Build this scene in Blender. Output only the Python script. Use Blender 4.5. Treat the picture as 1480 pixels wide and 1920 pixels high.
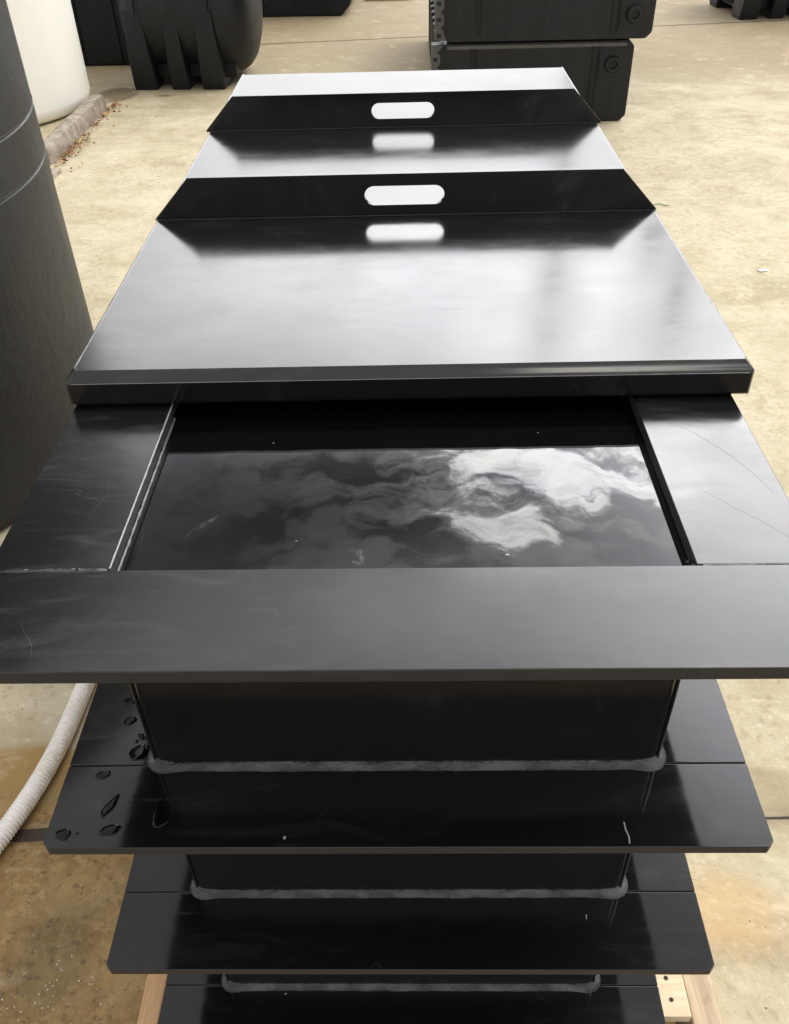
import bpy, bmesh, math, random
from mathutils import Vector, Matrix, noise
R = math.radians
random.seed(7)
sc = bpy.context.scene
C = sc.collection
for o in list(bpy.data.objects): bpy.data.objects.remove(o)

# ------------------------------------------------------------------ camera
cd = bpy.data.cameras.new('camera'); cam = bpy.data.objects.new('camera', cd); C.objects.link(cam)
sc.camera = cam
cr, cu, cb = ((0.99970, 0.01022, -0.02220), (0.01069, 0.63370, 0.77351), (0.02197, -0.77352, 0.63340))
cam.matrix_world = Matrix(((cr[0], cu[0], cb[0], .01177), (cr[1], cu[1], cb[1], -.4951),
                           (cr[2], cu[2], cb[2], .58196), (0, 0, 0, 1)))
cd.sensor_fit = 'VERTICAL'; cd.sensor_height = 24; cd.lens = 24 * 1633.14 / 1920
cd.shift_x = .0013; cd.clip_start = .02; cd.clip_end = 400

# ------------------------------------------------------------------ light
sc.view_settings.view_transform = 'Standard'; sc.view_settings.look = 'None'
sc.view_settings.exposure = .85; sc.view_settings.gamma = 1
SUN_EL, SUN_AZ = R(58), R(75)          # azimuth clockwise from +Y
sd = bpy.data.lights.new('sun', 'SUN'); sun = bpy.data.objects.new('sun', sd); C.objects.link(sun)
sd.energy = 1.1; sd.angle = R(30); sd.color = (1, .95, .86)
sun.rotation_euler = (R(90) - SUN_EL, 0, R(180) - SUN_AZ)

w = bpy.data.worlds.new("World"); sc.world = w; w.use_nodes = True
nt = w.node_tree; nt.nodes.clear()

class G:
    """tiny node-graph writer"""
    def __init__(s, nt): s.nt = nt
    def n(s, t, **k):
        x = s.nt.nodes.new(t)
        for a, v in k.items(): setattr(x, a, v)
        return x
    def put(s, sock, v):
        if isinstance(v, bpy.types.NodeSocket): s.nt.links.new(v, sock)
        elif v is not None: sock.default_value = v
    def m(s, op, a, b=None, c=None, clamp=False):
        x = s.n('ShaderNodeMath', operation=op, use_clamp=clamp)
        for i, v in enumerate((a, b, c)): s.put(x.inputs[i], v)
        return x.outputs[0]
    def v(s, op, a, b=None):
        x = s.n('ShaderNodeVectorMath', operation=op)
        s.put(x.inputs[0], a); s.put(x.inputs[1], b)
        return x.outputs['Value'] if op in ('DOT_PRODUCT', 'LENGTH', 'DISTANCE') else x.outputs[0]
    def noise(s, vec, scale, detail=4, rough=.55, dist=0, out=0):
        x = s.n('ShaderNodeTexNoise'); s.put(x.inputs['Vector'], vec)
        x.inputs['Scale'].default_value = scale; x.inputs['Detail'].default_value = detail
        x.inputs['Roughness'].default_value = rough; x.inputs['Distortion'].default_value = dist
        return x.outputs[out]
    def vor(s, vec, scale, feat='F1', out='Distance'):
        x = s.n('ShaderNodeTexVoronoi', feature=feat); s.put(x.inputs['Vector'], vec)
        x.inputs['Scale'].default_value = scale
        return x.outputs[out]
    def mr(s, v, a, b, c=0., d=1., smooth=True):
        x = s.n('ShaderNodeMapRange', interpolation_type='SMOOTHSTEP' if smooth else 'LINEAR')
        s.put(x.inputs[0], v)
        for i, q in enumerate((a, b, c, d)): s.put(x.inputs[i + 1], q)
        return x.outputs[0]
    def mix(s, f, a, b, blend='MIX'):
        x = s.n('ShaderNodeMix', data_type='RGBA', blend_type=blend)
        s.put(x.inputs[0], f)
        for i, q in ((6, a), (7, b)):
            if isinstance(q, tuple) and len(q) == 3: q = (*q, 1)
            s.put(x.inputs[i], q)
        return x.outputs[2]
    def xyz(s, v):
        x = s.n('ShaderNodeSeparateXYZ'); s.put(x.inputs[0], v); return x.outputs
    def comb(s, a, b, c=0.):
        x = s.n('ShaderNodeCombineXYZ')
        for i, q in enumerate((a, b, c)): s.put(x.inputs[i], q)
        return x.outputs[0]
    def scalev(s, v, k):
        x = s.n('ShaderNodeVectorMath', operation='MULTIPLY'); s.put(x.inputs[0], v); x.inputs[1].default_value = k
        return x.outputs[0]

g = G(nt)
sky = g.n('ShaderNodeTexSky', sky_type='NISHITA'); sky.sun_disc = False
sky.sun_elevation = SUN_EL; sky.sun_rotation = SUN_AZ
d = g.n('ShaderNodeTexCoord').outputs['Generated']
X, Y, Z = g.xyz(d)
zz = g.m('ADD', g.m('MAXIMUM', Z, 0.), .12)
plane = g.comb(g.m('DIVIDE', X, zz), g.m('DIVIDE', Y, zz))
# cloud deck: broad lit region towards the hidden sun, streaky breaks in it
def direc(az, el): return (math.sin(R(az)) * math.cos(R(el)), math.cos(R(az)) * math.cos(R(el)), math.sin(R(el)))
azi = g.m('ARCTAN2', X, Y); ele = g.m('ARCSINE', Z)
def lobe(az, el, wa, we, amp, az_=azi):
    u = g.m('DIVIDE', g.m('SUBTRACT', az_, R(az)), R(wa)); v = g.m('DIVIDE', g.m('SUBTRACT', ele, R(el)), R(we))
    q = g.m('ADD', g.m('MULTIPLY', u, u), g.m('MULTIPLY', v, v))
    return g.m('MULTIPLY', g.m('EXPONENT', g.m('MULTIPLY', q, -1.)), amp)
streak = g.noise(g.comb(g.m('MULTIPLY', azi, 6.), g.m('MULTIPLY', ele, 19.), 3.1), 1.5, 8, .60, .12)
bank = g.noise(plane, .8, 4, .5, .3)
base = g.m('ADD', .55, lobe(8, 26.5, 37, 9.3, 3.9))
base = g.m('ADD', base, lobe(10, 8, 70, 7, 1.1))
base = g.m('ADD', base, lobe(29, 36, 19, 8, 4.6))
base = g.m('ADD', base, lobe(36, 49, 16, 7, 2.2))
base = g.m('ADD', base, lobe(4, 46, 32, 5, 1.7))
base = g.m('MULTIPLY', base, g.mr(bank, .3, .7, .85, 1.15))
shape = g.m('ADD', g.m('ADD', lobe(12, 36.2, 9.5, 2.2, 1.), lobe(8.5, 40.3, 4.5, .9, .8)), g.m('MULTIPLY', g.m('SUBTRACT', streak, .5), 2.4))
zone = lobe(-2, 38, 17, 6, 1.)
dark = g.m('SUBTRACT', 1., g.m('MULTIPLY', g.m('MULTIPLY', g.mr(streak, .56, .42), zone), .72))
dark = g.m('MULTIPLY', dark, g.m('SUBTRACT', 1., lobe(-14, 38.5, 17, 5.2, .55)))
wisp = g.noise(g.comb(g.m('MULTIPLY', azi, 14.), g.m('MULTIPLY', ele, 60.), 7.), 1.2, 7, .62, .1)
hot = g.m('ADD', g.m('MULTIPLY', g.mr(shape, .32, .66), g.mr(wisp, .34, .60, 3.6, 7.2)), g.m('MULTIPLY', g.mr(shape, .05, .5), lobe(8, 37.5, 13, 4, 1.4)))
L = g.m('ADD', g.m('MULTIPLY', base, dark), hot)
cloudcol = g.mix(g.mr(streak, .35, .6), (.93, .945, 1.0), (1.0, .985, .965))
cl = g.v('SCALE', cloudcol); nt.links.new(g.m('MULTIPLY', L, 10.), cl.node.inputs['Scale'])
cover = g.mr(bank, .25, .5, .8, 1.)
bg = g.n('ShaderNodeBackground'); bg.inputs[1].default_value = .1
nt.links.new(g.mix(cover, sky.outputs[0], cl), bg.inputs[0])
nt.links.new(bg.outputs[0], g.n('ShaderNodeOutputWorld').inputs[0])

# ------------------------------------------------------------------ materials
def mat(name, base=(.5, .5, .5), rough=.5, ior=1.5, spec=None, fn=None, metallic=0):
    m = bpy.data.materials.new(name); m.use_nodes = True
    b = m.node_tree.nodes['Principled BSDF']; g = G(m.node_tree)
    b.inputs['Base Color'].default_value = (*base, 1); b.inputs['Roughness'].default_value = rough
    b.inputs['IOR'].default_value = ior; b.inputs['Metallic'].default_value = metallic
    if spec is not None: b.inputs['Specular IOR Level'].default_value = spec
    if fn: fn(g, b)
    return m
def objco(g): return g.n('ShaderNodeTexCoord').outputs['Object']
def bump(g, b, h, dist, strength=1.):
    x = g.n('ShaderNodeBump'); x.inputs['Distance'].default_value = dist; x.inputs['Strength'].default_value = strength
    g.put(x.inputs['Height'], h); g.put(b.inputs['Normal'], x.outputs[0]); return x

def sheet(r0, r1, wob=.0006, scratch=.5, dust=.02, mark=.06):
    def fn(g, b):
        co = objco(g)
        sm = g.noise(co, 5., 4, .6)
        br = g.noise(g.scalev(co, (3, 160, 40)), 1., 3, .6)        # fine extrusion lines across the sheet
        cloud = g.noise(g.scalev(co, (6, 22, 6)), 1., 5, .65, 1.)
        # scratches: thin iso-lines of two stretched noises, kept to patches
        s1 = g.mr(g.m('ABSOLUTE', g.m('SUBTRACT', g.noise(g.scalev(co, (9, 3, 3)), 1.7, 1, .5, .15), .5)), 0, .0011, 1, 0)
        s2 = g.mr(g.m('ABSOLUTE', g.m('SUBTRACT', g.noise(g.scalev(co, (3, 14, 5)), 2.1, 1, .5, .1), .47)), 0, .0011, 1, 0)
        patch = g.mr(g.noise(co, 7., 3, .6), .53, .68)
        rub = g.mr(g.noise(g.scalev(co, (12, 110, 12)), 1., 2, .5, .25), .62, .74)
        rub = g.m('MULTIPLY', rub, g.mr(g.noise(co, 5.3, 4, .6), .5, .62)); rub = g.m('MULTIPLY', rub, .45)
        s = g.m('MULTIPLY', g.m('MAXIMUM', g.m('MAXIMUM', s1, s2), rub), g.m('MULTIPLY', g.m('MAXIMUM', patch, g.m('MULTIPLY', rub, 1.4)), scratch))
        g.put(b.inputs['Roughness'], g.m('ADD', g.mr(g.m('ADD', g.m('MULTIPLY', sm, .6), g.m('MULTIPLY', cloud, .4)), .35, .65, r0, r1), g.m('MULTIPLY', s, .2)))
        spk = g.mr(g.vor(co, 140.), .0, .045, 1, 0)
        spk = g.m('MULTIPLY', spk, g.mr(g.noise(co, 9., 2), .56, .66))
        dirt = g.m('ADD', g.m('MULTIPLY', g.mr(cloud, .5, .8), dust), g.m('MULTIPLY', s, mark))
        dirt = g.m('ADD', dirt, g.m('MULTIPLY', spk, .12), clamp=True)
        g.put(b.inputs['Base Color'], g.mix(dirt, (.0058, .0058, .0066), (.5, .5, .52)))
        h = g.m('ADD', g.m('MULTIPLY', sm, 1.), g.m('MULTIPLY', br, .02))
        bump(g, b, g.m('SUBTRACT', h, g.m('MULTIPLY', s, .02)), wob)
    return fn
M = {}
M['lid'] = mat('lid plastic', rough=.12, ior=1.52, fn=sheet(.125, .205, .0002, .8, .026, .08))
M['flange'] = mat('flange plastic', rough=.16, ior=1.52, fn=sheet(.11, .24, .0006, 1., .045, .10))
M['rib'] = mat('rib plastic', rough=.08, ior=1.5, fn=sheet(.04, .11, .0004, .9, .02))
M['wall'] = mat('wall plastic', rough=.12, ior=1.5, fn=sheet(.10, .2, .0008, .4, .01))
def sawn(g, b):
    co = objco(g); n = g.noise(g.scalev(co, (2, 2, 60)), 6., 4, .7)
    g.put(b.inputs['Base Color'], g.mix(n, (.010, .010, .0105), (.042, .041, .041)))
    bump(g, b, g.noise(g.scalev(co, (90, 90, 3)), 3., 3), .0006)
M['sawn'] = mat('sawn plastic edge', rough=.45, fn=sawn)
def weldf(g, b):
    co = objco(g); a = g.noise(g.scalev(co, (22, 22, 60)), 1., 4, .6, .4); n = g.noise(g.scalev(co, (40, 40, 300)), 1., 3, .6)
    g.put(b.inputs['Base Color'], g.mix(g.mr(a, .38, .68), (.009, .009, .010), (.068, .068, .072)))
    g.put(b.inputs['Roughness'], g.mr(n, .35, .65, .08, .34))
    rip = g.noise(g.scalev(co, (170, 170, 40)), 1., 2, .5)
    bump(g, b, g.m('ADD', g.m('ADD', n, g.m('MULTIPLY', rip, .5)), g.m('MULTIPLY', a, 2.)), .0011)
M['weld'] = mat('weld bead plastic', rough=.3, fn=weldf)
M['scuff'] = mat('whitened scuffed plastic', (.26, .26, .275), .3)
M['weld2'] = mat('glossy grey weld', (.10, .10, .108), .22)
def waterf(g, b):
    co = objco(g)
    a = g.noise(g.scalev(co, (1.6, .7, 1)), 13., 1, .4, 0); c = g.noise(co, 34., 2, .5)
    bump(g, b, g.m('ADD', a, g.m('MULTIPLY', c, .04)), .0005)
M['water'] = mat('dark water', (.002, .002, .0025), 0., 1.333, fn=waterf)
M['puddle'] = mat('spilt water on plastic', (.003, .003, .0035), .01, 1.333)

def groundf(g, b):
    co = objco(g); x, y, z = g.xyz(co)
    big = g.noise(co, .45, 6, .6, .3); mid = g.noise(co, 2.6, 7, .68, .4); fine = g.noise(co, 38., 5, .7)
    streak = g.noise(g.scalev(co, (.9, 3.2, 1)), 1.3, 6, .65, .5)
    grit = g.vor(co, 120., 'F1', 'Color')
    c = g.mix(g.mr(mid, .3, .7), (.385, .33, .215), (.52, .46, .335))
    c = g.mix(g.m('MULTIPLY', g.mr(streak, .52, .75), .55), c, (.27, .21, .13))
    c = g.mix(g.m('MULTIPLY', g.mr(big, .5, .72), .6), c, (.33, .265, .165))
    c = g.mix(g.m('MULTIPLY', g.mr(fine, .52, .70), g.mr(g.noise(co, 1.7, 4, .6), .4, .65, .12, .6)), c, (.22, .17, .10))
    c = g.mix(g.m('MULTIPLY', g.mr(fine, .46, .28), .5), c, (.66, .60, .46))
    pit = g.mr(g.vor(co, 55.), .0, .16, 1, 0); pit = g.m('MULTIPLY', pit, g.mr(g.noise(co, 11., 3), .54, .62))
    c = g.mix(g.m('MULTIPLY', pit, .75), c, (.10, .08, .055))
    # browner far ground: stain plus shade between the tanks, mixed into the colour
    back = g.mr(g.m('ADD', y, g.m('MULTIPLY', big, 2.)), 6.6, 8.2)
    c = g.mix(g.m('MULTIPLY', back, .7), c, (.24, .18, .10))
    def blob(cx, cy, rx, ry, soft, wob=.35, ns=4.):
        q = g.comb(g.m('DIVIDE', g.m('SUBTRACT', x, cx), rx), g.m('DIVIDE', g.m('SUBTRACT', y, cy), ry))
        dd = g.m('ADD', g.v('LENGTH', q), g.m('MULTIPLY', g.m('SUBTRACT', g.noise(co, ns, 5, .65), .5), wob))
        return g.mr(dd, 1. - soft, 1. + soft, 1, 0)
    # wet patches where the tank spilt over, plus unseen front dark added for reflections
    wet = g.m('MAXIMUM', blob(-.86, .12, .56, .555, .035, .14, 5.), blob(.1, -1.2, 1.9, 1.15, .05, .2, 5.))
    wet2_refl = g.m('MAXIMUM', blob(-.72, .14, .50, .40, .16, .5, 6.), blob(.1, -.9, 1.5, .85, .1, .3, 5.))
    c = g.mix(g.m('MULTIPLY', wet, .9), c, g.mix(g.mr(mid, .3, .7), (.27, .165, .052), (.39, .255, .095)))
    c = g.mix(g.m('MULTIPLY', wet2_refl, g.mr(g.noise(co, 14., 7, .75), .35, .65, .05, .8)), c, (.185, .105, .034))
    c = g.mix(g.m('MULTIPLY', wet2_refl, g.mr(fine, .50, .36, 0, .6)), c, (.42, .29, .12))
    c = g.mix(g.m('MULTIPLY', wet2_refl, g.mr(g.noise(co, 70., 3, .6), .57, .66, 0, .6)), c, (.09, .06, .03))
    refl_dark = blob(.0, -1.75, 2.4, 1.5, .06, .25, 4.)  # unseen front ground painted dark so that reflections of it stay dark
    c = g.mix(g.m('MULTIPLY', refl_dark, .9), c, (.07, .05, .03))
    oil = blob(-.66, .22, .075, .09, .5, 1., 14.)
    c = g.mix(g.m('MULTIPLY', oil, .4), c, (.07, .055, .03))
    rust = blob(.60, .30, .10, .07, .5, 1., 9.)
    c = g.mix(g.m('MULTIPLY', rust, .3), c, (.62, .36, .12))
    drip = g.m('MAXIMUM', blob(-2.12, 6.35, .15, .22, .2), blob(-1.75, 6.30, .07, .03, .4))
    c = g.mix(g.m('MULTIPLY', drip, .7), c, (.10, .07, .04))
    st = blob(.76, .56, .10, .05, .2, .4, 12.)
    c = g.mix(g.m('MULTIPLY', st, .6), c, (.28, .22, .13))
    tyre = blob(2.1, 2.2, .35, 1.6, .5, .8, 3.)
    c = g.mix(g.m('MULTIPLY', tyre, .45), c, (.30, .25, .15))
    mott = g.noise(g.scalev(co, (1, 1.4, 1)), 5.5, 7, .72, .8)
    c = g.mix(g.m('MULTIPLY', g.mr(mott, .50, .66), .42), c, (.29, .24, .135))
    c = g.mix(g.m('MULTIPLY', g.mr(mott, .46, .34), .35), c, (.60, .53, .38))
    # slab joints
    wl = g.m('MULTIPLY', g.m('SUBTRACT', g.noise(co, 6., 4), .5), .02)
    j1 = g.m('ABSOLUTE', g.m('SUBTRACT', g.m('ADD', y, wl), g.m('ADD', .481, g.m('MULTIPLY', x, .022))))
    j1w = g.mr(x, -.4, .4, .014, .003); j1m = g.m('MULTIPLY', g.m('LESS_THAN', j1, j1w), 1.)
    j1s = g.mr(j1, .0, .035, .55, 0)
    j2 = g.m('ABSOLUTE', g.m('SUBTRACT', g.m('ADD', y, wl), g.m('ADD', 8.10, g.m('MULTIPLY', x, .11))))
    j2m = g.mr(j2, .008, .03, .85, 0)
    c = g.mix(j1s, c, (.16, .11, .07)); c = g.mix(g.m('MULTIPLY', j1m, .93), c, (.03, .022, .016)); c = g.mix(j2m, c, (.08, .055, .035))
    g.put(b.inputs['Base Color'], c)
    g.put(b.inputs['Roughness'], g.m('SUBTRACT', .85, g.m('MULTIPLY', wet2_refl, .3)))
    h = g.m('ADD', g.m('MULTIPLY', fine, .5), g.m('MULTIPLY', mid, .6))
    h = g.m('SUBTRACT', g.m('SUBTRACT', h, g.m('MULTIPLY', pit, .5)), g.m('MULTIPLY', j1m, 3.))
    bump(g, b, h, .006)
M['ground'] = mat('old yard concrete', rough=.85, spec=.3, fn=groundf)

def polyf(lo, hi, streaks=.5, sc_=(18, 18, .9)):
    def fn(g, b):
        co = objco(g)
        a = g.noise(g.scalev(co, sc_), 1., 6, .65, .6); n = g.noise(co, 2.2, 6, .65); f = g.noise(co, 55., 4, .7)
        k = g.m('ADD', g.m('MULTIPLY', a, streaks), g.m('MULTIPLY', n, 1 - streaks))
        c = g.mix(g.mr(k, .36, .68), lo, hi)
        c = g.mix(g.m('MULTIPLY', g.mr(f, .55, .75), .25), c, tuple(v * 1.8 for v in hi))
        g.put(b.inputs['Base Color'], c); g.put(b.inputs['Roughness'], g.mr(n, .3, .7, .38, .6))
        bump(g, b, g.m('ADD', f, g.m('MULTIPLY', n, 5.)), .002)
    return fn
M['poly'] = mat('dusty black polyethylene', fn=polyf((.006, .0067, .0082), (.0155, .0165, .019), .35, (9, 9, 1.2)))
M['poly2'] = mat('black moulded polyethylene', spec=.35, fn=polyf((.0045, .0052, .0068), (.011, .0125, .016), .4))
M['poly3'] = mat('charcoal moulded polyethylene', spec=.35, fn=polyf((.0045, .0052, .0065), (.0125, .0135, .0155), .5))
M['grit'] = mat('scuffed grey edge', fn=polyf((.05, .052, .05), (.12, .12, .115), .3, (30, 30, 30)))
def whitef(g, b):
    co = objco(g); n = g.noise(g.scalev(co, (3, 3, .7)), 1.4, 5)
    g.put(b.inputs['Base Color'], g.mix(n, (.94, .94, .90), (.90, .90, .84)))
    b.inputs['Subsurface Weight'].default_value = .15
    bump(g, b, g.noise(co, 3., 3), .01)
M['white'] = mat('milky white polyethylene', rough=.4, fn=whitef)
def woodf(a, c, ax=1):
    def fn(g, b):
        co = objco(g); s = [26, 26, 26]; s[ax] = 1.6
        n = g.noise(g.scalev(co, tuple(s)), 2.2, 6, .65, 1.2); k = g.noise(co, 13., 5, .7)
        q = g.mix(g.mr(n, .3, .7), a, c); q = g.mix(g.m('MULTIPLY', g.mr(k, .56, .74), .5), q, (.14, .085, .045))
        g.put(b.inputs['Base Color'], q); bump(g, b, n, .0015)
    return fn
M['wood_new'] = mat('fresh pine', rough=.6, fn=woodf((.50, .27, .12), (.66, .42, .22)))
M['wood'] = mat('pale pallet pine', rough=.7, fn=woodf((.55, .43, .27), (.74, .62, .44), 0))
M['wood_old'] = mat('weathered plank', rough=.75, fn=woodf((.36, .27, .17), (.52, .41, .28)))
M['wood_dark'] = mat('orange-brown pallet timber', rough=.75, fn=woodf((.34, .18, .07), (.46, .27, .12)))  # darker orange-brown timber for inner stringers and bottom boards
M['pole'] = mat('sun-bleached pole', rough=.85, fn=woodf((.34, .32, .29), (.50, .47, .43), 2))
M['steel'] = mat('dull galvanised steel', (.3, .3, .31), .5, metallic=.8)
M['nail'] = mat('dark nail hole', (.02, .015, .01), .8)
M['wire'] = mat('black cable', (.03, .03, .03), .6)
def hosef(g, b):
    co = objco(g); n = g.noise(co, 9., 5, .65)
    g.put(b.inputs['Base Color'], g.mix(g.mr(n, .45, .75), (.84, .81, .76), (.64, .58, .48)))
M['hose'] = mat('white corrugated pvc', rough=.38, fn=hosef)
def kerbf(g, b):
    co = objco(g); n = g.noise(co, 14., 6, .7); f = g.noise(co, 60., 4, .7)
    g.put(b.inputs['Base Color'], g.mix(g.mr(n, .35, .65), (.24, .205, .165), (.45, .395, .32)))
    bump(g, b, g.m('ADD', n, f), .012)
M['kerb'] = mat('rough mortar kerb', rough=.9, fn=kerbf)
M['leaf'] = mat('dry brown leaves', (.20, .085, .03), .8)
M['leaf2'] = mat('dry straw leaves', (.42, .27, .12), .8)
M['chip'] = mat('pale plastic chip', (.8, .78, .72), .5)
M['green'] = mat('green cord', (.05, .25, .14), .6)

# ------------------------------------------------------------------ helpers
def link(name, me, parent=None, mats=()):
    o = bpy.data.objects.new(name, me); C.objects.link(o)
    if parent: o.parent = parent
    for m in mats: me.materials.append(m)
    return o
def tag(o, label, cat, group=None):
    o['label'] = label; o['category'] = cat
    if group: o['group'] = group
    return o
def thing(name, label, cat, loc=(0, 0, 0), rz=0, group=None):
    o = bpy.data.objects.new(name, None); C.objects.link(o); o.empty_display_size = .1
    o.location = loc; o.rotation_euler = (0, 0, rz)
    return tag(o, label, cat, group)
def obj(name, bm, mats, parent=None, smooth=None):
    bmesh.ops.recalc_face_normals(bm, faces=bm.faces[:])
    me = bpy.data.meshes.new(name); bm.to_mesh(me); bm.free()
    if not isinstance(mats, (list, tuple)): mats = (mats,)
    o = link(name, me, parent, mats)
    if smooth is not None:
        wn = o.modifiers.new('weighted normals', 'WEIGHTED_NORMAL'); wn.keep_sharp = True; wn.weight = 90
        for p in me.polygons: p.use_smooth = True
        try: me.set_sharp_from_angle(angle=R(smooth))
        except Exception: pass
    return o
def box(bm, x0, x1, y0, y1, z0, z1, bev=0, seg=1, mi=0):
    vs = [bm.verts.new((x, y, z)) for x in (x0, x1) for y in (y0, y1) for z in (z0, z1)]
    fs = [bm.faces.new([vs[i] for i in q]) for q in ((0, 1, 3, 2), (4, 6, 7, 5), (0, 4, 5, 1), (2, 3, 7, 6), (0, 2, 6, 4), (1, 5, 7, 3))]
    for f in fs: f.material_index = mi
    if bev:
        es = list({e for f in fs for e in f.edges})
        bmesh.ops.bevel(bm, geom=es, offset=bev, segments=seg, profile=.5, affect='EDGES', clamp_overlap=True)
    return bm
def prism(bm, poly, z0, z1, bev=0, seg=1, side=None, plane='xy'):
    def P(a, b, c): return (a, b, c) if plane == 'xy' else (a, c, b)     # 'xz': poly in x,z extruded along y
    A = [bm.verts.new(P(x, y, z0)) for x, y in poly]; B = [bm.verts.new(P(x, y, z1)) for x, y in poly]
    n = len(poly); fs = [bm.faces.new(A[::-1]), bm.faces.new(B)]
    for i in range(n):
        f = bm.faces.new((A[i], A[(i + 1) % n], B[(i + 1) % n], B[i])); fs.append(f)
        if side is not None: f.material_index = side
    if bev: bmesh.ops.bevel(bm, geom=list({e for f in fs for e in f.edges}), offset=bev, segments=seg, profile=.5, affect='EDGES')
    return bm
def rrect(x0, x1, y0, y1, r, n=5):
    out = []
    for cx, cy, a in ((x1 - r, y1 - r, 0), (x0 + r, y1 - r, 90), (x0 + r, y0 + r, 180), (x1 - r, y0 + r, 270)):
        for i in range(n + 1):
            t = R(a + 90 * i / n); out.append((cx + r * math.cos(t), cy + r * math.sin(t)))
    return out
def loft(bm, loops, closed=True, capa=False, capb=False):
    V = [[bm.verts.new(p) for p in l] for l in loops]; n = len(V[0])
    for a, b in zip(V, V[1:]):
        for i in range(n if closed else n - 1):
            bm.faces.new((a[i], a[(i + 1) % n], b[(i + 1) % n], b[i]))
    if capa: bm.faces.new(V[0][::-1])
    if capb: bm.faces.new(V[-1])
    return V
def lathe(bm, prof, n=48, cx=0, cy=0):
    return loft(bm, [[(cx + r * math.cos(2 * math.pi * i / n), cy + r * math.sin(2 * math.pi * i / n), z) for i in range(n)] for r, z in prof],
                capa=prof[0][0] > .001, capb=prof[-1][0] > .001)
def tube(bm, pts, rad, n=10, ref=Vector((0, 0, 1)), caps=True):
    pts = [Vector(p) for p in pts]; loops = []
    for i, p in enumerate(pts):
        t = (pts[min(i + 1, len(pts) - 1)] - pts[max(i - 1, 0)]).normalized()
        a = t.cross(ref)
        if a.length < .05: a = t.cross(Vector((1, 0, 0)))
        a.normalize(); b = a.cross(t).normalized()
        r = rad(i) if callable(rad) else rad
        loops.append([tuple(p + a * r * math.cos(2 * math.pi * k / n) + b * r * math.sin(2 * math.pi * k / n)) for k in range(n)])
    return loft(bm, loops, capa=caps, capb=caps)
def copy_tree(o, parent=None):
    c = o.copy(); C.objects.link(c)
    if parent: c.parent = parent
    for ch in list(o.children): copy_tree(ch, c)
    return c

GZ = -1.05                                       # yard level (tank rim is z = 0)
# ------------------------------------------------------------------ ground
bm = bmesh.new(); S = 60
vs = [bm.verts.new(p) for p in ((-S, -S, GZ), (S, -S, GZ), (S, S, GZ), (-S, S, GZ))]; bm.faces.new(vs)
go = obj('ground', bm, M['ground']); go['kind'] = 'structure'

# ------------------------------------------------------------------ main tank
W, TL = .41, 1.97                                # half width of rim, length
t = thing('rectangular_tank', 'long ribbed black plastic tank full of water, standing on the pallet', 'tank', (0, 0, 0))
OW, FD = .2878, .1294                            # opening half width, front plate depth
bw, bf, bl = .2948, .1035, 1.865                 # body
bm = bmesh.new()
lo = rrect(-bw, bw, bf, bl, .014); li = rrect(-OW, OW, FD, bl - .022, .006)
loft(bm, [[(x, y, -.0165) for x, y in lo], [(x, y, -.905) for x, y in lo], [(x, y, -.905) for x, y in li],
          [(x, y, -.0165) for x, y in li], [(x, y, -.0165) for x, y in lo]])
n = len(li); bm.verts.ensure_lookup_table()
bm.faces.new([bm.verts.new((x, y, -.45)) for x, y in li])
bmesh.ops.remove_doubles(bm, verts=bm.verts[:], dist=1e-6)
obj('tank_body', bm, M['wall'], t, 40)
def ringplates(hw, fd, y1, ow, z, th, cham, gap, parent, name, mats, rear=.1):
    bm = bmesh.new()
    if cham: front = [(-hw, cham), (-hw, fd), (hw, fd), (hw, cham), (hw - cham, 0), (-hw + cham, 0)][::-1]
    else: front = [(-hw, 0), (hw, 0), (hw, fd), (-hw, fd)]
    prism(bm, front, z - th, z, .0011, 2)
    box(bm, -hw, -ow, fd + gap, y1 - rear - gap, z - th, z, .0011, 2)
    box(bm, ow, hw, fd + gap, y1 - rear - gap, z - th, z, .0011, 2)
    box(bm, -hw, hw, y1 - rear, y1, z - th, z, .0011, 2)
    for f in bm.faces:
        if abs(f.normal.y) > .9 or abs(f.normal.x) > .9: f.material_index = 1
    bm.normal_update()
    for f in bm.faces:
        if abs(f.normal.z) < .3: f.material_index = 1
    return obj(name, bm, mats, parent, 50)
ringplates(W, FD, TL, OW, 0, .0155, 0, .0012, t, 'top_flange', (M['flange'], M['sawn']), .1)
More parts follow.
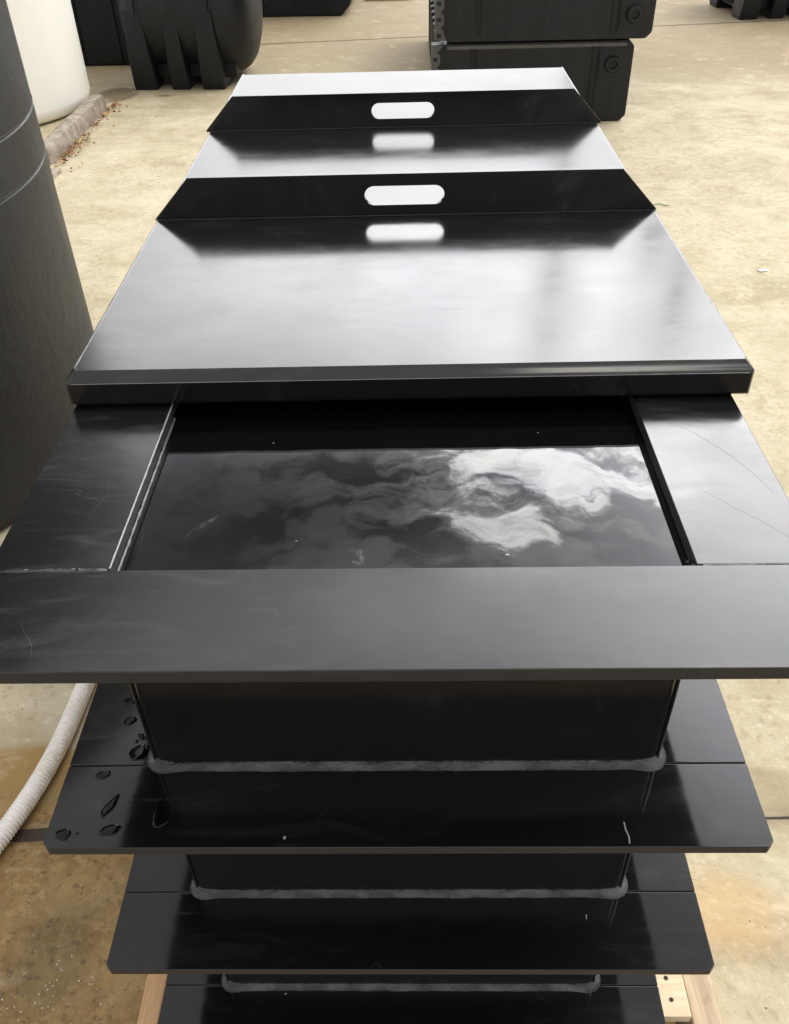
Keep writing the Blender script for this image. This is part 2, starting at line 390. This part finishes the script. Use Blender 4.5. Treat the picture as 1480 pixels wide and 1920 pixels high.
def bead(parent, z, hw, y0, y1, r=.017, w=.0080, seed=0, side_to=None):
    """wavy fillet weld round the body on top of a flange"""
    pts = rrect(-hw, hw, y0, y1, r, 5); fine = []
    for i in range(len(pts)):
        a = Vector((*pts[i], 0)); b = Vector((*pts[(i + 1) % len(pts)], 0)); k = max(1, int((b - a).length / .006))
        for q in range(k): fine.append(a.lerp(b, q / k))
    N = len(fine); loops = []
    cx, cy = 0, (y0 + y1) / 2
    for i, p in enumerate(fine):
        tn = (fine[(i + 1) % N] - fine[i - 1]).normalized(); nr = Vector((tn.y, -tn.x, 0))
        nz = noise.noise(Vector((p.x * 22, p.y * 22, seed))) ; n2 = noise.noise(Vector((p.x * 90, p.y * 90, seed + 5)))
        corner = math.exp(-((abs(p.x) - hw) ** 2 + (p.y - y0) ** 2) / .0004)
        ww = w * (1 + .10 * nz + .035 * n2) * (1 + .6 * corner); hh = w * (1.0 + .08 * nz + .05 * n2) * (1 + .7 * corner)
        base = p - nr * .002
        loops.append([(base.x, base.y, z + hh), (p.x + nr.x * ww * .22, p.y + nr.y * ww * .22, z + hh * .90),
                      (p.x + nr.x * ww * .42, p.y + nr.y * ww * .42, z + hh * (.60 + .06 * n2)), (p.x + nr.x * ww * .66, p.y + nr.y * ww * .66, z + hh * (.50 - .05 * n2)), (p.x + nr.x * ww * .94, p.y + nr.y * ww * .94, z + hh * .18),
                      (p.x + nr.x * ww * 1.05, p.y + nr.y * ww * 1.05, z - .0006)])
    bm = bmesh.new(); loft(bm, loops + [loops[0]], closed=False)
    bmesh.ops.remove_doubles(bm, verts=bm.verts[:], dist=1e-6)
    return obj('weld_bead', bm, M['weld'], parent, 60)
for k, z in enumerate((-.2892, -.588, -.8894)):
    rb = ringplates(.3948, .1035, TL - .03, bw - .003, z, .0135, .0068, .0016, t, 'stiffener_rib', (M['rib'], M['sawn']), .1)
    bead(rb, z, bw, bf, bl, seed=k * 7.3)
# vertical corner welds of the body
for s in (-1, 1):
    bm = bmesh.new(); pts = [(s * (bw - .0035), bf + .0035, -.02 - i * .008) for i in range(109)]
    tube(bm, pts, lambda i: .0022 + .0006 * noise.noise(Vector((i * .35, s * 3., 0))), 8, Vector((0, 1, 0)))
    obj('corner_weld', bm, M['wall'], t, 60)
# beads on the rim: butt seams and the scraped weld along the opening's left edge
def strip(name, a, b, w, h, parent, m, seed=0, wob=.35, step=.004):
    a = Vector(a); b = Vector(b); k = int((b - a).length / step); dr = (b - a).normalized(); nr = Vector((dr.y, -dr.x, 0)); loops = []
    for i in range(k + 1):
        p = a.lerp(b, i / k); q = 1 + wob * noise.noise(Vector((i * .21, seed, 0))) + wob * .6 * noise.noise(Vector((i * .9, seed, 3)))
        off = nr * (noise.noise(Vector((i * .1, seed, 9))) * w * .2); e = min(1, (i + .3) / 2, (k - i + .3) / 2)
        loops.append([tuple(p + off + nr * w * q * u + Vector((0, 0, h * q * v * e - .0004))) for u, v in ((-.5, 0), (-.3, .75), (0, 1), (.3, .75), (.5, 0))])
    bm = bmesh.new(); loft(bm, loops, closed=False); return obj(name, bm, m, parent, 60)
strip('seam_weld', (-.408, FD + .0006, 0), (-OW - .002, FD + .0006, 0), .0065, .0010, t, M['weld'], 2)
strip('seam_weld', (.408, FD + .0006, 0), (OW + .006, FD + .0006, 0), .0020, .0005, t, M['weld'], 5)
def wob(i, k): return noise.noise(Vector((i * .23, k, 0))) + .5 * noise.noise(Vector((i * .8, k, 4)))
bm = bmesh.new()
tube(bm, [(-OW - .0002 + .0002 * wob(i, 1), FD + .003 + i * .0028, -.0006) for i in range(112)], lambda i: .0010 * (1 + .3 * wob(i, 2)), 8)
obj('rim_weld', bm, M['scuff'], t, 60)
bm = bmesh.new()
tube(bm, [(-OW + .0012 + .0006 * wob(i, 5), FD + .003 + i * .0028, -.0168) for i in range(106)], lambda i: .0017 * (1 + .45 * wob(i, 7)), 8)
obj('waterline_weld', bm, M['weld2'], t, 60)
bm = bmesh.new()
tube(bm, [(OW - .002, FD + .003 + i * .002, -.004 - .010 * math.sin(i * .3)) for i in range(9)], lambda i: .0022 + .001 * math.sin(i * 2.), 7)
obj('weld_blob', bm, M['weld'], t, 60)
# pale nicks and a hair scratch on the ribs and rim
def nick(x, y, z, pts, rad=.0009, m='scuff'):
    bm = bmesh.new(); tube(bm, [(x + a, y + b, z + .0003) for a, b in pts], rad, 5); obj('surface_nick', bm, M[m], t, 60)
nick(.2405, .004, -.2892, ((0, 0), (.0008, .008), (-.001, .016), (-.0012, .025)))
nick(-.1315, .010, -.2892, ((0, 0), (.001, .003)), .0014)
nick(.2395, .066, -.588, ((0, 0), (.001, .006)), .0008)
nick(-.2, .09, -.8894, ((0, 0), (.003, .002)), .001)
nick(.318, .372, 0, [(i * .008, -.002 * i - .0011 * i * i + .002 * math.sin(i)) for i in range(11)], .00007, 'weld2')
nick(.325, .245, 0, [(i * .007, -.008 * i + .001 * math.sin(i * 1.3)) for i in range(11)], .00006, 'weld2')

# spilt water lying on the first rib, left front
def puddle(x, y, z, rx, ry, seed, rot=0, h=.0012):
    bm = bmesh.new(); n = 64; loops = []
    for k, (q0, hh) in enumerate(((1, 0), (.985, .35), (.95, .62), (.88, .84), (.75, .96), (.4, 1.))):
        l = []
        for i in range(n):
            a = 2 * math.pi * i / n
            q = q0 * (1 + .35 * noise.noise(Vector((math.cos(a) * .9, math.sin(a) * .9, seed))) + .10 * noise.noise(Vector((math.cos(a) * 2.6, math.sin(a) * 2.6, seed + 9))))
            u, v = rx * q * math.cos(a), ry * q * math.sin(a)
            l.append((x + u * math.cos(rot) - v * math.sin(rot), y + u * math.sin(rot) + v * math.cos(rot), z + h * hh * (1 + .3 * noise.noise(Vector((u * 90, v * 90, seed)))) - .0002))
        loops.append(l)
    loft(bm, loops, capb=True)
    return obj('water_puddle', bm, M['puddle'], None, 89)
PU = [(-.345, .1985, .008, .006, 0, 'small spilt water blob near the top of the wet left side of the first rib'),
      (-.338, .168, .009, .006, .4, 'little water streak between two blobs on the left of the first rib'),
      (-.312, .123, .018, .012, .2, 'largest spilt puddle beside the weld corner on the first rib'),
      (-.351, .092, .010, .006, .5, 'round water blob just below the seam on the left of the first rib'),
      (-.332, .051, .0055, .017, -.4, 'long leaf-shaped water drip in the middle of the left front of the first rib'),
      (-.325, .021, .012, .007, .1, 'flat spilt water patch near the front edge of the first rib'),
      (-.375, .016, .0085, .007, 0, 'lone round water drop at the left front corner of the first rib'),
      (-.272, .042, .010, .016, .1, 'curved water patch at the edge of the dark reflection on the first rib')]
for i, (x, y, rx, ry, rot, lb) in enumerate(PU):
    tag(puddle(x, y, -.2892, rx, ry, i * 3.7 + .4, rot, .0016), lb, 'puddle', 'water spilt on the first rib')

random.seed(11)
bm = bmesh.new()
for i in range(26):
    if i < 18: cx, cy = random.gauss(-.305, .012), random.gauss(.138, .022)
    else: cx, cy = random.uniform(-.37, -.27), random.uniform(.01, .2)
    rr0 = random.uniform(.0012, .0042) if i < 18 else random.uniform(.0008, .0018); sx = random.uniform(.5, 1.6); n = 16; hh = rr0 * .35; an = random.uniform(0, 3)
    if cx > -.2985 and cy > .09: cx = -.3005 - random.random() * .01
    loft(bm, [[(cx + q * rr0 * (sx * math.cos(a_) * math.cos(an) - math.sin(a_) * math.sin(an) / sx), cy + q * rr0 * (sx * math.cos(a_) * math.sin(an) + math.sin(a_) * math.cos(an) / sx), -.2892 + hh * v)
                for a_ in [2 * math.pi * k / n for k in range(n)]] for q, v in ((1, -.02), (.95, .5), (.75, .85), (.4, 1.))], capb=True)
sp = obj('water_splash', bm, M['puddle'], None, 80); sp['kind'] = 'stuff'
tag(sp, 'messy splash of small water drops round the left weld corner of the first rib', 'water drops')
# water filling the tank
bm = bmesh.new(); nx, ny = 2, 2
bm.faces.new([bm.verts.new(p) for p in ((-OW, FD, -.017), (OW, FD, -.017), (OW, bl - .022, -.017), (-OW, bl - .022, -.017))])
wo = obj('water', bm, M['water']); wo['kind'] = 'structure'
# bits floating on the water
for i, (x, y, r, lb) in enumerate(((.108, .165, .0018, 'tiny clear bubble floating on the water near the front plate'),
                                   (-.110, .190, .0007, 'minute white speck floating left of centre on the water'),
                                   (-.155, .370, .0007, 'minute speck floating on the dark water near the lid, left'),
                                   (.165, .385, .0007, 'minute speck floating in the lid reflection, right'))):
    bm = bmesh.new(); bmesh.ops.create_uvsphere(bm, u_segments=10, v_segments=6, radius=r)
    bmesh.ops.scale(bm, vec=(1.3, 1, .5), verts=bm.verts); o = obj('floating_speck', bm, M['scuff'], None, 60)
    o.location = (x, y, -.0168); tag(o, lb, 'speck', 'specks floating on the water')

# ------------------------------------------------------------------ lids
LH, LW, PL, LY = .0458, .4165, .5004, .4357
def lid(idx, y0, handle, label):
    gp = .0015 if idx else -.0065; LW = .4225 if idx == 0 else .4165
    o = thing('lid_panel', label, 'lid', (.0079, LY, .0012), .0068, 'lid panels laid across the tank')
    bm = bmesh.new(); y1 = y0 + PL - .0015
    box(bm, -LW, LW, y0 + gp, y1, 0, LH)
    def sel(f):
        return [e for e in bm.edges if f(*[v.co for v in e.verts])]
    top = sel(lambda a, b: a.z > LH - .001 and b.z > LH - .001 and (abs(a.x - b.x) < 1e-5 or (idx == 0 and a.y < y0 + .003 and b.y < y0 + .003) or (idx == 2 and a.y > y1 - .01 and b.y > y1 - .01)))
    vert = sel(lambda a, b: abs(a.z - b.z) > .01 and ((idx == 0 and a.y < y0 + .01) or (idx == 2 and a.y > y1 - .01)))
    bmesh.ops.bevel(bm, geom=top, offset=.0125, segments=1, profile=.5, affect='EDGES')
    fr = [e for e in bm.edges if (abs(e.verts[0].co.z - e.verts[1].co.z) > .02) and ((idx == 0 and max(v.co.y for v in e.verts) < y0 + .009) or (idx == 2 and min(v.co.y for v in e.verts) > y1 - .011))]
    fr += [e for e in bm.edges if all(v.co.z < .001 for v in e.verts) and idx == 0 and all(v.co.y < y0 + .001 for v in e.verts)]
    bmesh.ops.bevel(bm, geom=fr, offset=.0085, segments=3, profile=.5, affect='EDGES')
    # slight warp, as in hand-bent sheet
    ob = obj('cover_sheet', bm, M['lid'], o, 28)
    # the weld line that runs just inside the bent edges
    for s in (-1, 1):
        strip('edge_weld_glint', (s * (LW - .0112), y0 + .012, LH), (s * (LW - .0112), y1 - .004, LH), .0035, .0005, o, M['weld2'], idx + s, .25)
    if idx == 0: strip('edge_weld_glint', (-LW + .014, y0 + .0068, LH), (LW - .014, y0 + .0068, LH), .0022, .0003, o, M['weld2'], 8, .4)  # both lip strips also stand in for the pale edge highlight
    if idx == 0: lip_glint = strip('edge_weld_glint', (-LW + .008, y0 - .0062, LH - .0121), (LW - .008, y0 - .0062, LH - .0121), .0014, .0006, o, M['weld2'], 3, .4)
    if handle:
        uh, th, ch = .0669, .009, .0645
        bm = bmesh.new()
        outer = [(-LW, 0), (LW, 0), (LW - ch, uh), (-LW + ch, uh)]
        sx, sz0, sz1 = .0655, .0165, .0475; rr = (sz1 - sz0) / 2; zc = (sz0 + sz1) / 2
        inner = [(sx - rr + rr * math.cos(R(a)), zc + rr * math.sin(R(a))) for a in range(-90, 91, 15)] + \
                [(-sx + rr + rr * math.cos(R(a)), zc + rr * math.sin(R(a))) for a in range(90, 271, 15)]
        for yy in (0, th):
            es = []
            for poly in (outer, inner):
                vs = [bm.verts.new((x, yy, z)) for x, z in poly]
                es += [bm.edges.new((vs[i], vs[(i + 1) % len(vs)])) for i in range(len(vs))]
            bmesh.ops.triangle_fill(bm, edges=es, use_beauty=True)
        bm.verts.ensure_lookup_table(); no, ni = len(outer), len(inner); T = no + ni
        for st, cnt in ((0, no), (no, ni)):
            for i in range(cnt):
                a, b = st + i, st + (i + 1) % cnt
                bm.faces.new([bm.verts[q] for q in (a, b, b + T, a + T)])
        up = obj('handle_flange', bm, M['lid'], o, 30)
        up.location = (0, y0 + .0015, LH + .0003)
        tt = bmesh.new(); box(tt, -LW + .002, LW - .002, y0 - .0045, y0 + .0013, LH - .0003, LH + .0018, .0006)
        obj('fold_line', tt, M['lid'], o, 30)
    return o
lid(0, 0, False, 'front black lid panel nearest the open water, flat with a deep rounded front lip')
lid(1, PL, True, 'middle black lid panel with a slotted upright handle behind the front panel')
lid(2, 2 * PL, True, 'rearmost black lid panel with slotted handle, farthest from the open water')

# ------------------------------------------------------------------ pallet and plank
p = thing('wooden_pallet', 'pale pine pallet under the welded black tank', 'pallet', (0, 0, 0))
bm = bmesh.new(); box(bm, -.432, -.392, -.02, 1.9, -1.03, -.905, .002); obj('stringer', bm, M['wood_new'], p)
for x in (-.03, .385):
    bm = bmesh.new(); box(bm, x, x + .042, .072, 1.9, -1.028, -.9255, .002); obj('stringer', bm, M['wood_dark'], p)
for i in range(11):
    y = .064 + i * .17; bm = bmesh.new(); box(bm, -.3905, .4415, y, y + .125, -.925, -.9045, .002, 2); b_ = obj('deck_board', bm, M['wood'], p)
    for dx, dy in ((.020, .078), (.021, .045)):
        q = bmesh.new(); bmesh.ops.create_circle(q, cap_ends=True, segments=10, radius=.0032 if i else .0036)
        bmesh.ops.translate(q, verts=q.verts, vec=(.39 + dx + .004, y + dy - .02, -.9038)); obj('nail', q, M['nail'], b_)
for y in (.1, .95, 1.75):
    bm = bmesh.new(); box(bm, -.43, .43, y, y + .1, -1.049, -1.031, .002); obj('bottom_board', bm, M['wood_dark'], p)
bm = bmesh.new(); box(bm, .447, .492, -.05, 1.2, -1.0495, -.925, .002)
tag(obj('timber_plank', bm, M['wood_old']), 'weathered narrow plank lying along the right side of the pallet', 'plank')

# ------------------------------------------------------------------ hose
bm = bmesh.new()
def hx(y): return -.772 - .05 * (.75 - y) - .55 * max(0, .72 - y) ** 2 - .06 * max(0, y - 1.0) ** 2
pts = []; y = -.45
while y < 2.4:
    pts.append((hx(y), y, GZ + .023)); y += .0018
tube(bm, pts, lambda i: .0200 + .0016 * math.sin(i * 2 * math.pi / 4.2), 16)
tag(obj('corrugated_hose', bm, M['hose'], None, 60), 'white corrugated hose lying on the concrete left of the tank', 'hose')

# ------------------------------------------------------------------ tall black round tank on the left
t = thing('upright_tank', 'tall dusty black round storage tank close to the left of the open water tank', 'tank', (-1.87, 1.9, GZ))
RR = .85
bm = bmesh.new()
prof = [(.80, 0), (.835, .012), (.85, .04)]
for z in (.852, .982, 1.7, 2.2):
    prof += [(RR, z - .005), (RR - .003, z - .0015), (RR - .003, z + .0015), (RR + .0016, z + .0042), (RR, z + .007)]
prof += [(RR, 2.60), (.835, 2.65), (.78, 2.68), (.45, 2.73), (.22, 2.76), (.0005, 2.76)]
lathe(bm, prof, 96); obj('tank_shell', bm, M['poly'], t, 40)
bm = bmesh.new(); lathe(bm, [(.24, 2.75), (.24, 2.81), (.2, 2.83), (.0005, 2.84)], 32); obj('tank_hatch', bm, M['poly2'], t, 40)
bm = bmesh.new(); bmesh.ops.create_icosphere(bm, subdivisions=1, radius=.005)
o = obj('pale_chip', bm, M['chip'], t); 
az = R(-38 + 8.5); o.location = (RR * .9, -RR * .44, .55)

# ------------------------------------------------------------------ white tank
t = thing('white_tank', 'milky white round tank standing behind the mortar kerb', 'tank', (-2.93, 6.02, GZ))
bm = bmesh.new()
lathe(bm, [(.60, 0), (.655, .01), (.685, .035), (.70, .09), (.70, .8), (.697, .81), (.697, .83), (.70, .84), (.70, 1.7), (.66, 1.78), (.5, 1.84), (.2, 1.9), (.0005, 1.9)], 72)
obj('tank_shell', bm, M['white'], t, 50)
bm = bmesh.new(); lathe(bm, [(.2, 1.89), (.2, 1.95), (.0005, 1.96)], 24); obj('tank_hatch', bm, M['poly2'], t, 40)

# mortar kerb with litter
def kerb(name, x0, y0, x1, y1, w0, h, label, seed):
    bm = bmesh.new(); a = Vector((x0, y0, 0)); b = Vector((x1, y1, 0)); L_ = (b - a).length; dr = (b - a) / L_; nr = Vector((dr.y, -dr.x, 0)); loops = []
    k = int(L_ / .03)
    for i in range(k + 1):
        p_ = a + dr * (L_ * i / k); e = 1 if 0 < i < k else .72
        l = []
        for u, v in ((-.5, 0), (-.47, .6), (-.38, .93), (-.1, 1.0), (.15, .97), (.40, .8), (.47, .45), (.5, 0)):
            q = noise.noise(Vector((i * .4, u * 4, seed))) * .07 + noise.noise(Vector((i * 1.3, u * 9, seed))) * .03
            P_ = p_ + nr * (w0 * (u + q * .5) * e); l.append((P_.x, P_.y, GZ - .002 + max(0, h * (v + (q if v else 0)) * e)))
        loops.append(l)
    loft(bm, loops, closed=False); bm.faces.new([v for v in bm.verts[:8]]); bm.verts.ensure_lookup_table(); bm.faces.new([bm.verts[-8 + i] for i in range(8)])
    tag(obj(name, bm, M['kerb'], None, 50), label, 'kerb')
kerb('mortar_kerb', -2.15, 6.0, -2.15, 4.78, .13, .10, 'rough mortar kerb with fallen leaves in front of the white tank', 1.3)
kerb('mortar_chunk', -2.03, 4.66, -2.06, 4.45, .08, .03, 'small flat broken mortar piece at the near end of the kerb', 6.1)
random.seed(3)
bm = bmesh.new()
for i in range(230):
    y = random.uniform(4.7, 6.1) if i < 190 else random.uniform(4.4, 6.4)
    x = -2.075 + abs(random.gauss(0, .035)) + (.012 if random.random() < .5 else 0) if i < 190 else random.uniform(-2.1, -1.9)
    if 5.3 < y < 5.7 and random.random() < .5: y -= .4
    s = random.uniform(.008, .02); rot = Matrix.Rotation(random.uniform(0, 6.3), 3, 'Z') @ Matrix.Rotation(random.uniform(-.9, .9), 3, 'X')
    vs = [bm.verts.new(Vector((x, y, GZ + random.uniform(.006, .022))) + rot @ Vector(q)) for q in ((-s, 0, 0), (0, -s * .45, .002), (s, 0, 0), (0, s * .45, .003))]
    f = bm.faces.new(vs); f.material_index = random.randint(0, 1)
lf = obj('leaf_litter', bm, (M['leaf'], M['leaf2'])); lf['kind'] = 'stuff'
tag(lf, 'brown dry leaf litter gathered along the foot of the mortar kerb', 'leaf litter')
# pale sparkling grit on the wet patch
bm = bmesh.new()
cl = [(-.63, .17), (-.66, .15), (-.645, .12), (-.60, .14), (-.615, .09), (-.57, .10), (-.56, .02), (-.70, .04)]
for i in range(170):
    c = random.choice(cl); x = random.gauss(c[0], .035); y = random.gauss(c[1], .035)
    if i > 90: x, y = random.uniform(-.95, -.5), random.uniform(-.05, .42)
    r = random.uniform(.0005, .0019) if i < 90 else random.uniform(.0004, .0012)
    vs = [bm.verts.new((x + r * math.cos(a + i) * random.uniform(.7, 1.2), y + r * math.sin(a + i), GZ + (r * .9 if k == 1 else .0003))) for k, rr_ in ((0, 1),) for a in (0, 1.57, 3.14, 4.71)]
    tp = bm.verts.new((x, y, GZ + r * 1.3))
    for q in range(4): bm.faces.new((vs[q], vs[(q + 1) % 4], tp))
gr = obj('gravel_grit', bm, M['chip']); gr['kind'] = 'stuff'; tag(gr, 'pale plastic grit scattered on the wet brown concrete', 'grit')
def scrap(name, x, y, s, m, label, cat):
    bm = bmesh.new(); n = 9
    l0 = [(x + s * (1 + .3 * math.sin(i * 2.3)) * math.cos(i * 2 * math.pi / n), y + .4 * s * (1 + .3 * math.cos(i * 3.1)) * math.sin(i * 2 * math.pi / n)) for i in range(n)]
    prism(bm, l0, GZ + .001, GZ + .006); tag(obj(name, bm, M[m]), label, cat)
scrap('plastic_scrap', 1.552, 3.13, .024, 'chip', 'small white scrap lying alone on the concrete right of the lids', 'scrap')
scrap('plastic_scrap', -2.03, 6.62, .03, 'chip', 'white scrap beside the left foot of the horizontal tank', 'scrap')
bm = bmesh.new(); tube(bm, [(1.26 + i * .010, 3.94 + .015 * math.sin(i * .7), GZ + .003) for i in range(8)], .0018, 6)
tag(obj('green_cord', bm, M['green']), 'short green cord on the concrete just right of the lids', 'cord')

# ------------------------------------------------------------------ horizontal leg tanks
def htank(loc, rz, label):
    t = thing('horizontal_tank', label, 'tank', loc, rz, 'black horizontal leg tanks in the yard'); t.scale = (.95, 1, 1)
    prof = [(.0005, -.515), (.16, -.512), (.27, -.495), (.355, -.465), (.415, -.42), (.445, -.365), (.452, -.325),
            (.452, -.318), (.440, -.311), (.440, -.288), (.452, -.280), (.455, -.1), (.455, .1), (.452, .230), (.440, .238), (.440, .262), (.452, .27),
            (.452, .325), (.445, .365), (.415, .42), (.355, .465), (.27, .495), (.16, .512), (.0005, .515)]
    bm = bmesh.new(); n = 64
    loft(bm, [[(x, r * math.cos(2 * math.pi * i / n), .500 + r * math.sin(2 * math.pi * i / n)) for i in range(n)] for r, x in prof])
    bmesh.ops.remove_doubles(bm, verts=bm.verts[:], dist=1e-4); obj('tank_shell', bm, M['poly2'], t, 42)
    for cx, wd in ((-.345, .092), (-.07, .072), (.19, .090)):
        for s in (-1, 1):
            bm = bmesh.new(); loops = []
            # moulded leg: flares from the shell into a square foot
            for z, y0, y1, k in ((.52, .40, .449, .70), (.36, .34, .452, .82), (.22, .26, .442, .9), (.12, .2, .425, .96), (.03, .2, .408, 1.), (0, .205, .400, .94)):
                a = s * y0; b = s * y1; h = wd * k
                loops.append([(x, y, z) for x, y in rrect(cx - h, cx + h, min(a, b), max(a, b), .012, 3)])
            loft(bm, loops, capa=True, capb=True); obj('leg', bm, M['poly2'], t, 40)
    bm = bmesh.new(); 
    box(bm, -.40, .36, -.30, .30, .06, .16, .01)
    obj('leg_web', bm, M['poly2'], t, 40)
    bm = bmesh.new(); lathe(bm, [(.17, .935), (.17, 1.0), (.15, 1.015), (.0005, 1.02)], 32); obj('tank_lid', bm, M['poly2'], t, 40)
    return t
ht = htank((-1.575, 6.85, GZ), R(-3), 'whole black horizontal tank on moulded legs, between the white tank and the lids')
h2 = copy_tree(ht); h2.location = (3.42, 8.95, GZ); h2.rotation_euler = (0, 0, R(4))
h2['label'] = 'black horizontal tank cut off by the top right corner of the photo'

# ------------------------------------------------------------------ square black tanks
def octbox(bm, x0, x1, y0, y1, z0, z1, c, bev=.012):
    prism(bm, [(x0 + c, z0), (x1 - c, z0), (x1, z0 + c), (x1, z1 - c), (x1 - c, z1), (x0 + c, z1), (x0, z1 - c), (x0, z0 + c)], y0, y1, bev, 2, plane='xz')
def stacktank(loc, wd, hgt, dep, label, rz=0):
    t = thing('rectangular_truck_tank', label, 'tank', loc, rz, 'rectangular tanks stacked behind the lids')
    bm = bmesh.new(); octbox(bm, 0, wd, 0, dep, 0, hgt, .035); obj('tank_shell', bm, M['poly3'], t, 35)
    # moulded pad, port and vertical ribs on the end face
    x = wd - .125; zc = hgt * .72 if hgt < .5 else hgt * .26
    def disc(nm, r, d_, m, zc=zc, x=x):
        bm = bmesh.new(); lathe(bm, [(r, -.01), (r, d_ * .6), (r * .88, d_), (r * .55, d_), (r * .5, d_ * .5), (.0005, d_ * .5)], 28)
        bmesh.ops.rotate(bm, verts=bm.verts, matrix=Matrix.Rotation(R(90), 3, 'X')); bmesh.ops.translate(bm, verts=bm.verts, vec=(x, 0, zc)); return obj(nm, bm, M[m], t, 40)
    disc('port', .048, .028, 'poly3')
    for xx, w2 in ((.19, .010), (.215, .006), (wd - .255, .014), (wd - .22, .008)):
        bm = bmesh.new(); box(bm, xx, xx + w2, -.008, .01, .035, hgt - .03, .003); obj('moulded_rib', bm, M['poly3'], t, 40)
    bm = bmesh.new(); box(bm, wd - .21, wd - .045, -.005, .01, zc - .075, zc + .075, .004); obj('port_pad', bm, M['poly3'], t, 40)
    bm = bmesh.new(); box(bm, .04, wd - .05, -.0035, .01, hgt - .035, hgt - .012, .003); obj('moulded_rib', bm, M['grit'], t, 40)
    # slotted corner strip on the left
    bm = bmesh.new(); box(bm, -.055, .03, .012, .12, .01, hgt - .01, .006)
    obj('corner_strip', bm, M['grit'], t, 40)
    k = int(hgt / .085)
    for i in range(k):
        z = .03 + i * .085
        for x_, dz in ((-.045, 0), (-.016, .04)):
            bm = bmesh.new(); box(bm, x_, x_ + .026, .004, .03, z + dz, z + dz + .018, .003); obj('corner_slot', bm, M['poly2'], t, 40)
    # corrugated side wall
    bm = bmesh.new()
    for i in range(int(dep / .22) - 1):
        box(bm, -.025, .02, .16 + i * .22, .26 + i * .22, .04, hgt - .04, .01)
    obj('side_corrugation', bm, M['poly3'], t, 40)
    return t
stacktank((.215, 5.43, GZ), 1.185, .468, 2.55, 'lower of the two stacked rectangular black tanks behind the lids')
stacktank((.235, 5.395, GZ + .478), 1.25, .52, 2.60, 'upper of the two stacked rectangular black tanks behind the lids')
def bigbox(loc, wd, hgt, dep, c, label, rz, name='square_tank'):
    t = thing(name, label, 'tank', loc, rz)
    bm = bmesh.new(); octbox(bm, 0, wd, 0, dep, 0, hgt, c, .02); obj('tank_shell', bm, M['poly2'], t, 35)
    for i in range(1, int(wd / .3) + 1):
        bm = bmesh.new(); box(bm, i * .3 - .03, i * .3 + .01, -.015, .02, c, hgt - c, .006); obj('moulded_rib', bm, M['poly2'], t, 35)
    bm = bmesh.new(); lathe(bm, [(.2, hgt - .01), (.2, hgt + .06), (.17, hgt + .08), (.0005, hgt + .085)], 28)
    bmesh.ops.translate(bm, verts=bm.verts, vec=(wd / 2, dep / 2, 0)); obj('tank_lid', bm, M['poly2'], t, 40)
    return t
bigbox((-3.5, 7.27, GZ), 1.42, 1.35, 1.2, .02, 'large flat-sided black tank between the white tank and the horizontal tank', 0)
bigbox((-1.95, 9.2, GZ), 1.42, .9, 1.4, .1, 'low black tank with slanted lower corner behind the horizontal tank', R(-2))
bm = bmesh.new(); box(bm, -.42, .05, 9.95, 10.05, GZ, GZ + .045, .004)
tag(obj('timber_offcut', bm, M['wood_new']), 'orange timber offcut at the top edge between the black tanks', 'timber')

# ------------------------------------------------------------------ power poles ahead of the camera (mirrored in the lids)
def pole(az, D, r, top, arms, label, extra=None):
    x, y = math.sin(R(az)) * D, math.cos(R(az)) * D - .5
    t = thing('utility_pole', label, 'utility pole', (x, y, GZ), R(-az), 'utility poles beyond the yard')
    bm = bmesh.new(); lathe(bm, [(r * 1.25, 0), (r * 1.1, 3), (r, top - GZ), (.0005, top - GZ + .01)], 20); obj('pole_shaft', bm, M['pole'], t, 50)
    for z, hw in arms:
        bm = bmesh.new(); box(bm, -hw, hw, -r - .1, -r, z - GZ - .06, z - GZ + .06, .01); a = obj('crossarm', bm, M['pole'], t)
        for s in (-.9, -.45, .45, .9):
            bm = bmesh.new(); lathe(bm, [(.03, 0), (.05, .04), (.03, .07), (.05, .1), (.02, .15), (.0005, .16)], 12, s * hw, -r - .05)
            bmesh.ops.translate(bm, verts=bm.verts, vec=(0, 0, z - GZ + .06)); obj('insulator', bm, M['steel'], a, 50)
    if extra:
        bm = bmesh.new(); lathe(bm, [(.10, 0), (.15, .05), (.155, .5), (.165, .52), (.12, .57), (.0005, .58)], 24, extra[0], -.1)
        bmesh.ops.translate(bm, verts=bm.verts, vec=(0, 0, extra[1] - GZ)); obj('transformer', bm, M['steel'], t, 50)
    return Vector((x, y, 0))
pa = pole(9.9, 15, .07, 8.6, ((7.0, .55), (6.2, .4)), 'slimmer utility pole seen mirrored in the front lid, right of centre')
pb = pole(18.2, 12, .085, 7.0, ((5.55, .8),), 'thicker utility pole with transformer mirrored at the right edge of the front lid', (-.45, 3.9))
for i, (dx, za, zb) in enumerate(((-.4, 7.1, 5.7), (.4, 7.1, 5.7), (0, 6.3, 5.0))):
    a = Vector((pa.x + dx, pa.y, za)); b = Vector((pb.x + dx, pb.y, zb)); a0 = a + (a - b) * 2; b0 = b + (b - a) * 2
    bm = bmesh.new(); tube(bm, [a0.lerp(b0, k / 40) - Vector((0, 0, .5 * math.sin(math.pi * ((k / 8) % 1)))) for k in range(41)], .012, 6)
    tag(obj('power_line', bm, M['wire'], None, 60), ('left upper', 'right upper', 'lower')[i] + ' cable strung between the two utility poles', 'cable', 'cables between the utility poles')
for m in M.values(): pass
